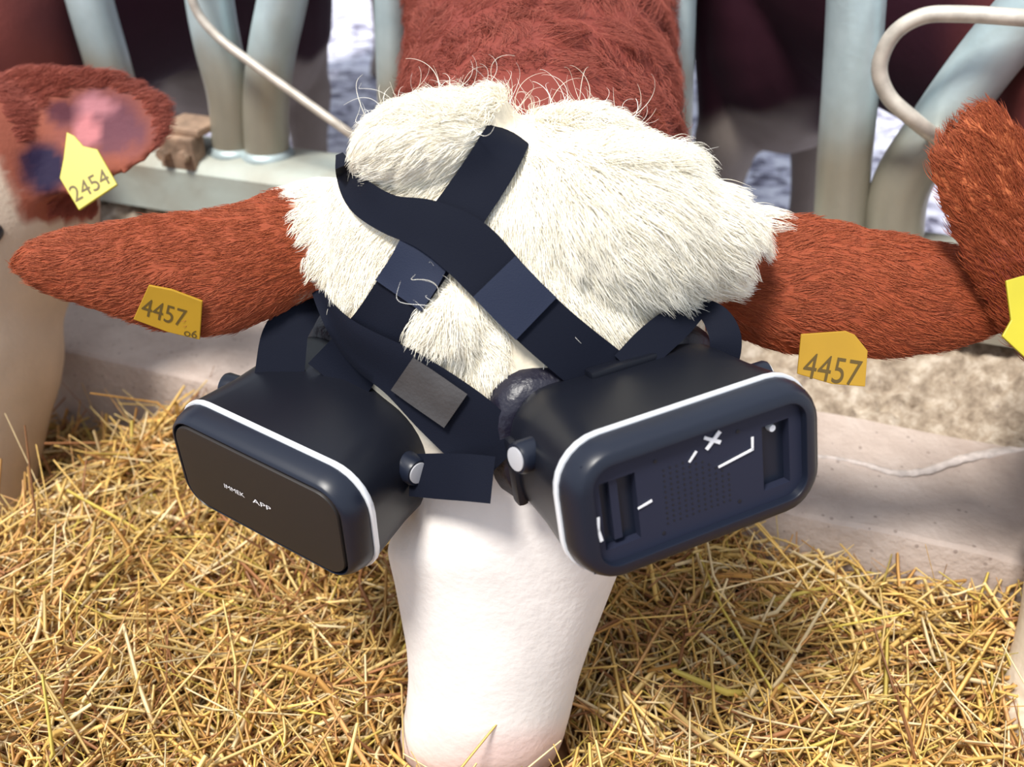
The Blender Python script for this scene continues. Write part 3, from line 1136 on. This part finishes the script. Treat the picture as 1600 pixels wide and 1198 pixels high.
# band from the left headset up over the poll
strap('head_strap', [(806, 186, 66), (788, 222, 74), (764, 264, 78), (728, 318, 80), (680, 385, 84), (630, 455, 86), (585, 520, 86), (522, 600, 104)], hs_l, M_STRAP, off=0.007, dive=0.03)
strap('strap_overlap', [(664, 392, 86), (645, 428, 87), (622, 462, 87)], hs_l, M_STRAP2, off=0.0105, n=14)
# band from the right headset up to the left
strap('head_strap', [(530, 240, 12), (542, 270, 36), (566, 308, 54), (610, 335, 62), (670, 352, 80), (730, 388, 96), (790, 450, 92), (860, 518, 90), (950, 592, 92)], hs_r, M_STRAP, off=0.012, dive=0.05)
strap('strap_overlap', [(772, 432, 92), (805, 466, 92), (838, 498, 92)], hs_r, M_STRAP2, off=0.0155, n=14)
# band across the brow, from under the left ear to the bridge of the nose
strap('side_strap', [(492, 442, 18), (508, 478, 26), (535, 515, 44), (575, 550, 66), (630, 585, 82), (688, 632, 102), (742, 678, 110), (785, 722, 96)], hs_r, M_STRAP, off=0.016, dive=0.03)
strap('leather_patch', [(628, 584, 62), (660, 606, 64), (712, 642, 64)], hs_r, M_PATCH, off=0.0205, n=14)
strap('strap_end', [(640, 742, 66), (690, 744, 72), (730, 746, 74), (770, 750, 74)], hs_l, M_STRAP, n=14, depths=[0.695, 0.672, 0.655, 0.645])
# loops of the side straps behind the headsets
strap('side_strap', [(980, 575, 56), (1020, 535, 58), (1060, 502, 52), (1096, 476, 30)], hs_r, M_STRAP, n=20, depths=[0.655, 0.662, 0.672, 0.69])
strap('side_strap', [(1092, 474, 24), (1120, 498, 44), (1134, 532, 50), (1128, 580, 46)], hs_r, M_STRAP, n=20, depths=[0.69, 0.680, 0.675, 0.68])
strap('side_strap', [(500, 470, 26), (472, 492, 52), (446, 524, 72), (436, 590, 78)], hs_l, M_STRAP, n=20, depths=[0.76, 0.745, 0.742, 0.742])


# ------------------------------------------------------------------ straw
C0, C1 = on_z(-20, 890, 0.10), on_z(250, 690, 0.10)  # crest of the near heap on the left
CT = (C1 - C0)[:2] / np.linalg.norm((C1 - C0)[:2])


def heap(x, y):
    h = 0.055 + 0.036 * noise.fractal(Vector((x * 4.5 + 4, y * 4.5, 0.3)), 0.8, 2.0, 5)
    dx, dy = x - C0[0], y - C0[1]
    s_ = dx * CT[0] + dy * CT[1]
    d_ = -dx * CT[1] + dy * CT[0]  # > 0 behind the crest
    w = 1.0 / (1.0 + math.exp(-(0.42 - s_) / 0.05))
    rise = 0.042 * math.exp(-(d_ / 0.16) ** 2) if d_ < 0 else 0.042 * math.exp(-(d_ / 0.035) ** 2) - 0.05 * (1 - math.exp(-(d_ / 0.05) ** 2))
    h += w * rise
    h += 0.035 * math.exp(-((x - 0.24) ** 2 / 0.02 + (y - 0.74) ** 2 / 0.012))
    h += 0.02 * math.exp(-((x - 0.48) ** 2 / 0.02 + (y - 0.60) ** 2 / 0.02))
    h -= 0.04 * math.exp(-((x - 0.11) ** 2 / 0.006 + (y - 0.56) ** 2 / 0.03))
    h -= 0.02 * math.exp(-((x + 0.14) ** 2 / 0.004 + (y - 0.56) ** 2 / 0.02))
    return max(h, 0.004)


xs = np.linspace(-1.5, 1.5, 150)
ts_ = np.linspace(0, 1, 90)
V, F = [], []
for x in xs:
    ye = (p0 + BD * ((x - p0[0]) / BD[0]))[1] + 0.004
    for k in ts_:
        y = -0.25 + (ye + 0.25) * k
        V.append((x, y, heap(x, y)))
n = len(ts_)
for i in range(len(xs) - 1):
    for j in range(n - 1):
        F.append((i * n + j, (i + 1) * n + j, (i + 1) * n + j + 1, i * n + j + 1))
base_n = len(V)
base_V, base_F = np.array(V), np.array(F)

NS = 74000
sx = rng.uniform(-1.45, 1.45, NS * 2)
sy = rng.uniform(0.05, 1.50, NS * 2)
ye = p0[1] + BD[1] / BD[0] * (sx - p0[0])
ppx, ppy, pdd = w2px(np.stack([sx, sy, np.full_like(sx, 0.07)], 1))
keep = (sy < ye - 0.012) & (ppx > -560) & (ppx < 2160) & (ppy < 1480)
sx, sy, ye = sx[keep][:NS], sy[keep][:NS], ye[keep][:NS]
NS = len(sx)
hz = np.array([heap(a, b) for a, b in zip(sx, sy)])
ln = np.clip(rng.lognormal(math.log(0.052), 0.55, NS), 0.012, 0.17)
wd = np.clip(rng.lognormal(math.log(0.00125), 0.50, NS), 0.0005, 0.0042)
az = rng.uniform(0, 2 * math.pi, NS)
# neighbouring stalks lie in swaths
sw = np.array([noise.noise(Vector((a * 6, b * 6, 9.0))) for a, b in zip(sx, sy)])
az = np.where(rng.random(NS) < 0.45, sw * 7.0 + rng.normal(0, 0.5, NS), az)
el = np.abs(rng.normal(0.15, 0.32, NS))
el = np.where(rng.random(NS) < 0.09, rng.uniform(0.5, 1.3, NS), el)
lay = rng.random(NS) ** 1.5
cz = hz + 0.004 + lay * 0.036 + 0.25 * np.sin(el) * ln
dirv = np.stack([np.cos(az) * np.cos(el), np.sin(az) * np.cos(el), np.sin(el)], 1)
cen = np.stack([sx, sy, cz], 1)
# keep stalks off the kerb
tipy = np.maximum(np.abs(dirv[:, 1]) * ln / 2 + np.abs(dirv[:, 0]) * ln / 2 * 0.38, 0)
ov = np.maximum(0, cen[:, 1] + tipy - ye + 0.004) * (el < 0.5)
cen[:, 1] -= ov
# ... and out of the muzzle
mz = np.array(P(760, 1150, 0.86))
side = np.cross(dirv, np.array([0, 0, 1.0]))
side /= np.linalg.norm(side, axis=1)[:, None] + 1e-9
upn = np.cross(side, dirv)
bend = rng.normal(0, 0.20, NS)
Vs = np.zeros((NS, 3, 3, 3))
for k, u in enumerate((-0.5, 0.0, 0.5)):
    c = cen + dirv * (u * ln)[:, None] + (side * (bend * ln * (0.25 - u * u) * 2)[:, None]) + np.array([0, 0, 1.0]) * (-np.abs(bend) * ln * u * u * 0.8)[:, None]
    wk = wd * (1.0 if k < 2 else 0.75)
    for j, a in enumerate((math.pi / 2, math.pi * 7 / 6, math.pi * 11 / 6)):
        Vs[:, k, j] = c + side * (math.cos(a) * wk)[:, None] + upn * (math.sin(a) * wk * 0.75)[:, None]
inm = (np.linalg.norm((Vs.reshape(NS, 9, 3) - mz) / np.array([0.075, 0.07, 0.10]), axis=2) < 1).any(1)
Vs = Vs[~inm]
NS = len(Vs)
fq = []
for k in range(2):
    for j in range(3):
        a, b = k * 3 + j, k * 3 + (j + 1) % 3
        fq.append((a, b, b + 3, a + 3))
fq = np.array(fq)
Fs = (np.arange(NS)[:, None, None] * 9 + fq[None]).reshape(-1, 4) + base_n
allV = np.vstack([base_V, Vs.reshape(-1, 3)])
allF = np.vstack([base_F, Fs])
sm = bpy.data.meshes.new('straw_bedding')
sm.vertices.add(len(allV))
sm.vertices.foreach_set('co', allV.astype(np.float32).ravel())
sm.loops.add(len(allF) * 4)
sm.loops.foreach_set('vertex_index', allF.astype(np.int32).ravel())
sm.polygons.add(len(allF))
sm.polygons.foreach_set('loop_start', np.arange(0, len(allF) * 4, 4, dtype=np.int32))
sm.update(calc_edges=True)
sm.validate()
pal = np.array([(0.80, 0.56, 0.19), (0.86, 0.66, 0.30), (0.62, 0.36, 0.12), (0.90, 0.76, 0.50), (0.36, 0.17, 0.08), (0.66, 0.54, 0.13), (0.74, 0.44, 0.20)])
pw = np.array([0.25, 0.22, 0.15, 0.14, 0.10, 0.04, 0.10])
ci = rng.choice(len(pal), NS, p=pw)
scol = pal[ci] * np.array([1.0, 0.93, 0.80]) * rng.uniform(0.65, 1.12, (NS, 1))
cc = np.ones((len(allV), 4), np.float32)
cc[:base_n, :3] = (0.22, 0.105, 0.045)
cc[base_n:, :3] = np.repeat(scol, 9, axis=0)
at = sm.color_attributes.new('Col', 'FLOAT_COLOR', 'POINT')
at.data.foreach_set('color', cc.ravel())
M_STRAW = attr_material('straw', rough=0.55, bump=0.0, var=0.15, vscale=60, spec=0.4)
straw = new_obj('straw_bedding', sm, M_STRAW)
tag(straw, 'loose golden straw heaped in front of the kerb', 'straw', kind='stuff')


# ------------------------------------------------------------------ hair of the cow in the middle
from mathutils.kdtree import KDTree


def sample(arr, mask_tri, n):
    co, no, tr = arr
    t = tr[mask_tri]
    a, b, c = co[t[:, 0]], co[t[:, 1]], co[t[:, 2]]
    ar = np.linalg.norm(np.cross(b - a, c - a), axis=1)
    i = rng.choice(len(t), n, p=ar / ar.sum())
    u, v = rng.random(n), rng.random(n)
    sw_ = u + v > 1
    u[sw_], v[sw_] = 1 - u[sw_], 1 - v[sw_]
    p = a[i] + (b[i] - a[i]) * u[:, None] + (c[i] - a[i]) * v[:, None]
    nn = no[t[i, 0]] * (1 - u - v)[:, None] + no[t[i, 1]] * u[:, None] + no[t[i, 2]] * v[:, None]
    nn /= np.linalg.norm(nn, axis=1)[:, None] + 1e-9
    return p, nn


CAM_UP = np.array([0, SP, CP])
CAM_RT = np.array([1.0, 0, 0])


def strands(root, nrm, flow, L, lift, clump_n, clump_k, curl, npt=7, droop=0.0):
    """flow: world direction per root; returns (n, npt, 3)"""
    n = len(root)
    tan = flow - nrm * np.sum(flow * nrm, 1)[:, None]
    tan /= np.linalg.norm(tan, axis=1)[:, None] + 1e-9
    d = tan * (1 - lift)[:, None] + nrm * lift[:, None]
    d += rng.normal(0, 0.10, (n, 3))
    d /= np.linalg.norm(d, axis=1)[:, None]
    t = np.linspace(0, 1, npt)
    pts = root[:, None] + d[:, None] * (L[:, None] * t)[..., None]
    # bend back on to the coat, hang a little
    pts += (-nrm * (L * 0.35 * lift)[:, None])[:, None] * (t ** 2)[None, :, None]
    pts += np.array([0, 0, -1.0]) * (droop * L)[:, None, None] * (t ** 2)[None, :, None]
    ph = rng.uniform(0, 6.28, n)
    sd = np.cross(nrm, tan)
    pts += (sd[:, None] * (np.sin(ph[:, None] + t[None] * 4.5) - np.sin(ph)[:, None])[..., None] + nrm[:, None] * (np.cos(ph[:, None] + t[None] * 4.5) - np.cos(ph)[:, None])[..., None] * 0.5) * (curl * L)[:, None, None]
    if clump_n:
        ci = rng.choice(n, clump_n, replace=False)
        kd = KDTree(clump_n)
        for k, i in enumerate(ci):
            kd.insert(Vector(root[i]), k)
        kd.balance()
        own = np.array([ci[kd.find(Vector(r))[1]] for r in root])
        w = clump_k * t ** 1.3
        pts = pts * (1 - w)[None, :, None] + (pts[own] + (root - root[own])[:, None] * 0.15) * w[None, :, None]
    return pts


def hair_object(name, pts, r0, r1, mat, parent):
    n, k, _ = pts.shape
    hc = bpy.data.hair_curves.new(name)
    hc.add_curves([k] * n)
    hc.attributes['position'].data.foreach_set('vector', pts.astype(np.float32).ravel())
    ra = hc.attributes.get('radius') or hc.attributes.new('radius', 'FLOAT', 'POINT')
    rad = (r0[:, None] * (1 - np.linspace(0, 1, k) ** 1.5)[None] + r1).astype(np.float32)
    ra.data.foreach_set('value', rad.ravel())
    hc.materials.append(mat)
    o = bpy.data.objects.new(name, hc)
    COL.objects.link(o)
    return child(o, parent)


def strap_free(px_, py_, f=0.47):
    ok = np.ones(len(px_), bool)
    for ln_ in STRAP_LINES:
        for q in ln_[::2]:
            ok &= (px_ - q[0]) ** 2 + (py_ - q[1]) ** 2 > (q[2] * f) ** 2
    return ok


co, no, tr = cow_arrays
tc_ = co[tr].mean(1)
tpx, tpy, tdd = w2px(tc_)
tcol = col[tr[:, 0]]
is_cream = tcol[:, 1] > 0.45
head_tri = (tc_[:, 1] < 0.86) & (tdd < 0.98)

# woolly forehead and poll
m = head_tri & is_cream & (tpy < 590) & (no[tr[:, 0]] @ np.array([0, -CP, SP]) > -0.35)
p, nn = sample(cow_arrays, m, 80000)
hx, hy, _ = w2px(p)
ok = strap_free(hx, hy) & ~((hy > 470) & (np.abs(hx - 700) > 95) & (hx < 850))
p, nn, hx, hy = p[ok], nn[ok], hx[ok], hy[ok]
n = len(p)
fx, fy = (hx - 800), -(hy - 205) - 70
tuft = np.hypot((hx - 705) / 75, (hy - 510) / 95) < 1
fx = np.where(tuft, (hx - 735) * 1.0, fx)
fy = np.where(tuft, np.where(hy < 465, 50.0, -110.0), fy)
ll = (hx < 812) & (hy < 330) & ~tuft
fx = np.where(ll, -(850 - hx), fx)
fy = np.where(ll, -0.9 * (hy - 150) - 10, fy)
jit = 90 * np.stack([vnoise(p, 28.0, 3.0), vnoise(p, 28.0, 8.0)], 1)
fl_ = CAM_RT * (fx + jit[:, 0])[:, None] + CAM_UP * (fy + jit[:, 1])[:, None]
L = rng.uniform(0.010, 0.019, n)
L = np.where((hx > 820) & (hy > 230), rng.uniform(0.020, 0.038, n), L)
L = np.where(tuft, rng.uniform(0.010, 0.024, n), L)
L = np.where(ll, rng.uniform(0.010, 0.018, n), L)
L *= np.where((hx > 1120) | (hx < 520), 0.75, 1.0)
lift = np.full(n, 0.12) + rng.uniform(-0.05, 0.10, n)
top = (hy < 190) | ((hx > 930) & (hx < 1060) & (hy < 250))
lift = np.where(top, rng.uniform(0.2, 0.55, n), lift)
lift = np.where(ll & ~top, 0.12, lift)
lift = np.where(tuft, rng.uniform(0.08, 0.28, n), lift)
pts = strands(p, nn, fl_, L, lift, 1500, 0.5, np.where(top, 0.16, 0.07), droop=0.10)
hair_object('forehead_wool', pts, rng.uniform(0.00016, 0.00030, n), 0.00004, M_HAIR_CREAM, cow)

# loose wisps standing off the poll and over the straps
m = head_tri & is_cream & (((tpy < 215) & (no[tr[:, 0], 2] > 0.2)) | ((tpx > 860) & (tpx < 900) & (tpy > 440) & (tpy < 500)) | ((np.abs(tpx - 705) < 40) & (np.abs(tpy - 470) < 40)))
p, nn = sample(cow_arrays, m, 170)
n = len(p)
fl_ = rng.normal(0, 1, (n, 3)) + CAM_UP * 0.8
pts = strands(p, nn, fl_, rng.uniform(0.018, 0.042, n), rng.uniform(0.4, 0.9, n), 0, 0, np.full(n, 0.22), npt=10)
hair_object('stray_wisps', pts, rng.uniform(0.00012, 0.00020, n), 0.00004, M_HAIR_CREAM, cow)

# ears
m = head_tri & ~is_cream & (np.abs(tc_[:, 0]) > 0.12) & (tpy < 620)
p, nn = sample(cow_arrays, m, 46000)
hx, hy, _ = w2px(p)
n = len(p)
sgn = np.sign(hx - 800)
fl_ = CAM_RT * sgn[:, None] - CAM_UP * (0.25 + 0.5 * vnoise(p, 20.0, 2.0))[:, None]
pts = strands(p, nn, fl_, rng.uniform(0.006, 0.013, n), rng.uniform(0.06, 0.16, n), 700, 0.3, np.full(n, 0.05), npt=5)
hair_object('ear_hair', pts, np.full(n, 0.00018), 0.00006, M_HAIR_RED, cow)

# curly neck
m = (tc_[:, 1] > 0.74) & (tc_[:, 1] < 1.45) & ~is_cream & (np.abs(tc_[:, 0]) < 0.3) & (no[tr[:, 0], 2] > -0.5) & (tdd > 0.8)
p, nn = sample(cow_arrays, m, 40000)
n = len(p)
ang = 6.0 * vnoise(p, 16.0, 4.0)
fl_ = CAM_RT * np.cos(ang)[:, None] + np.array([0, 1.0, 0]) * np.sin(ang)[:, None] + np.array([0, 0, -0.4])
pts = strands(p, nn, fl_, rng.uniform(0.014, 0.030, n), rng.uniform(0.15, 0.4, n), 500, 0.6, np.full(n, 0.18), npt=8)
hair_object('neck_hair', pts, np.full(n, 0.00022), 0.00005, M_HAIR_NECK, cow)

# coat of the neighbours' ears
for cw, arr, x0, x1, y0, y1, sg in ((cow_l, arr_l, -60, 300, 80, 340, 1), (cow_r, arr_r, 1430, 1720, 130, 620, -1)):
    c_, n_, t_ = arr
    q = c_[t_].mean(1)
    qx, qy, qd = w2px(q)
    lim = 1.15 if sg > 0 else 0.9
    m = (qx > x0) & (qx < x1) & (qy > y0) & (qy < y1) & (qd < lim) & (n_[t_[:, 0]] @ np.array([0, -CP, SP]) > -0.2)
    if sg > 0:
        hxq = qx - 0.45 * (qy - 200)
        m &= (hxq > 15) & (np.hypot((qx - 140) / 100, (qy - 210) / 75) > 1) & (np.hypot((qx - 70) / 60, (qy - 262) / 60) > 1)
    if m.sum() < 10:
        continue
    p, nn = sample(arr, m, 12000)
    n = len(p)
    fl_ = CAM_RT * sg + CAM_UP * (0.3 if sg > 0 else 1.2) + rng.normal(0, 0.2, (n, 3))
    pts = strands(p, nn, fl_, rng.uniform(0.008, 0.018, n), rng.uniform(0.1, 0.25, n), 300, 0.35, np.full(n, 0.05), npt=5)
    hair_object('ear_hair', pts, np.full(n, 0.00022), 0.00005, M_HAIR_NECK if sg > 0 else M_HAIR_RED, cw)
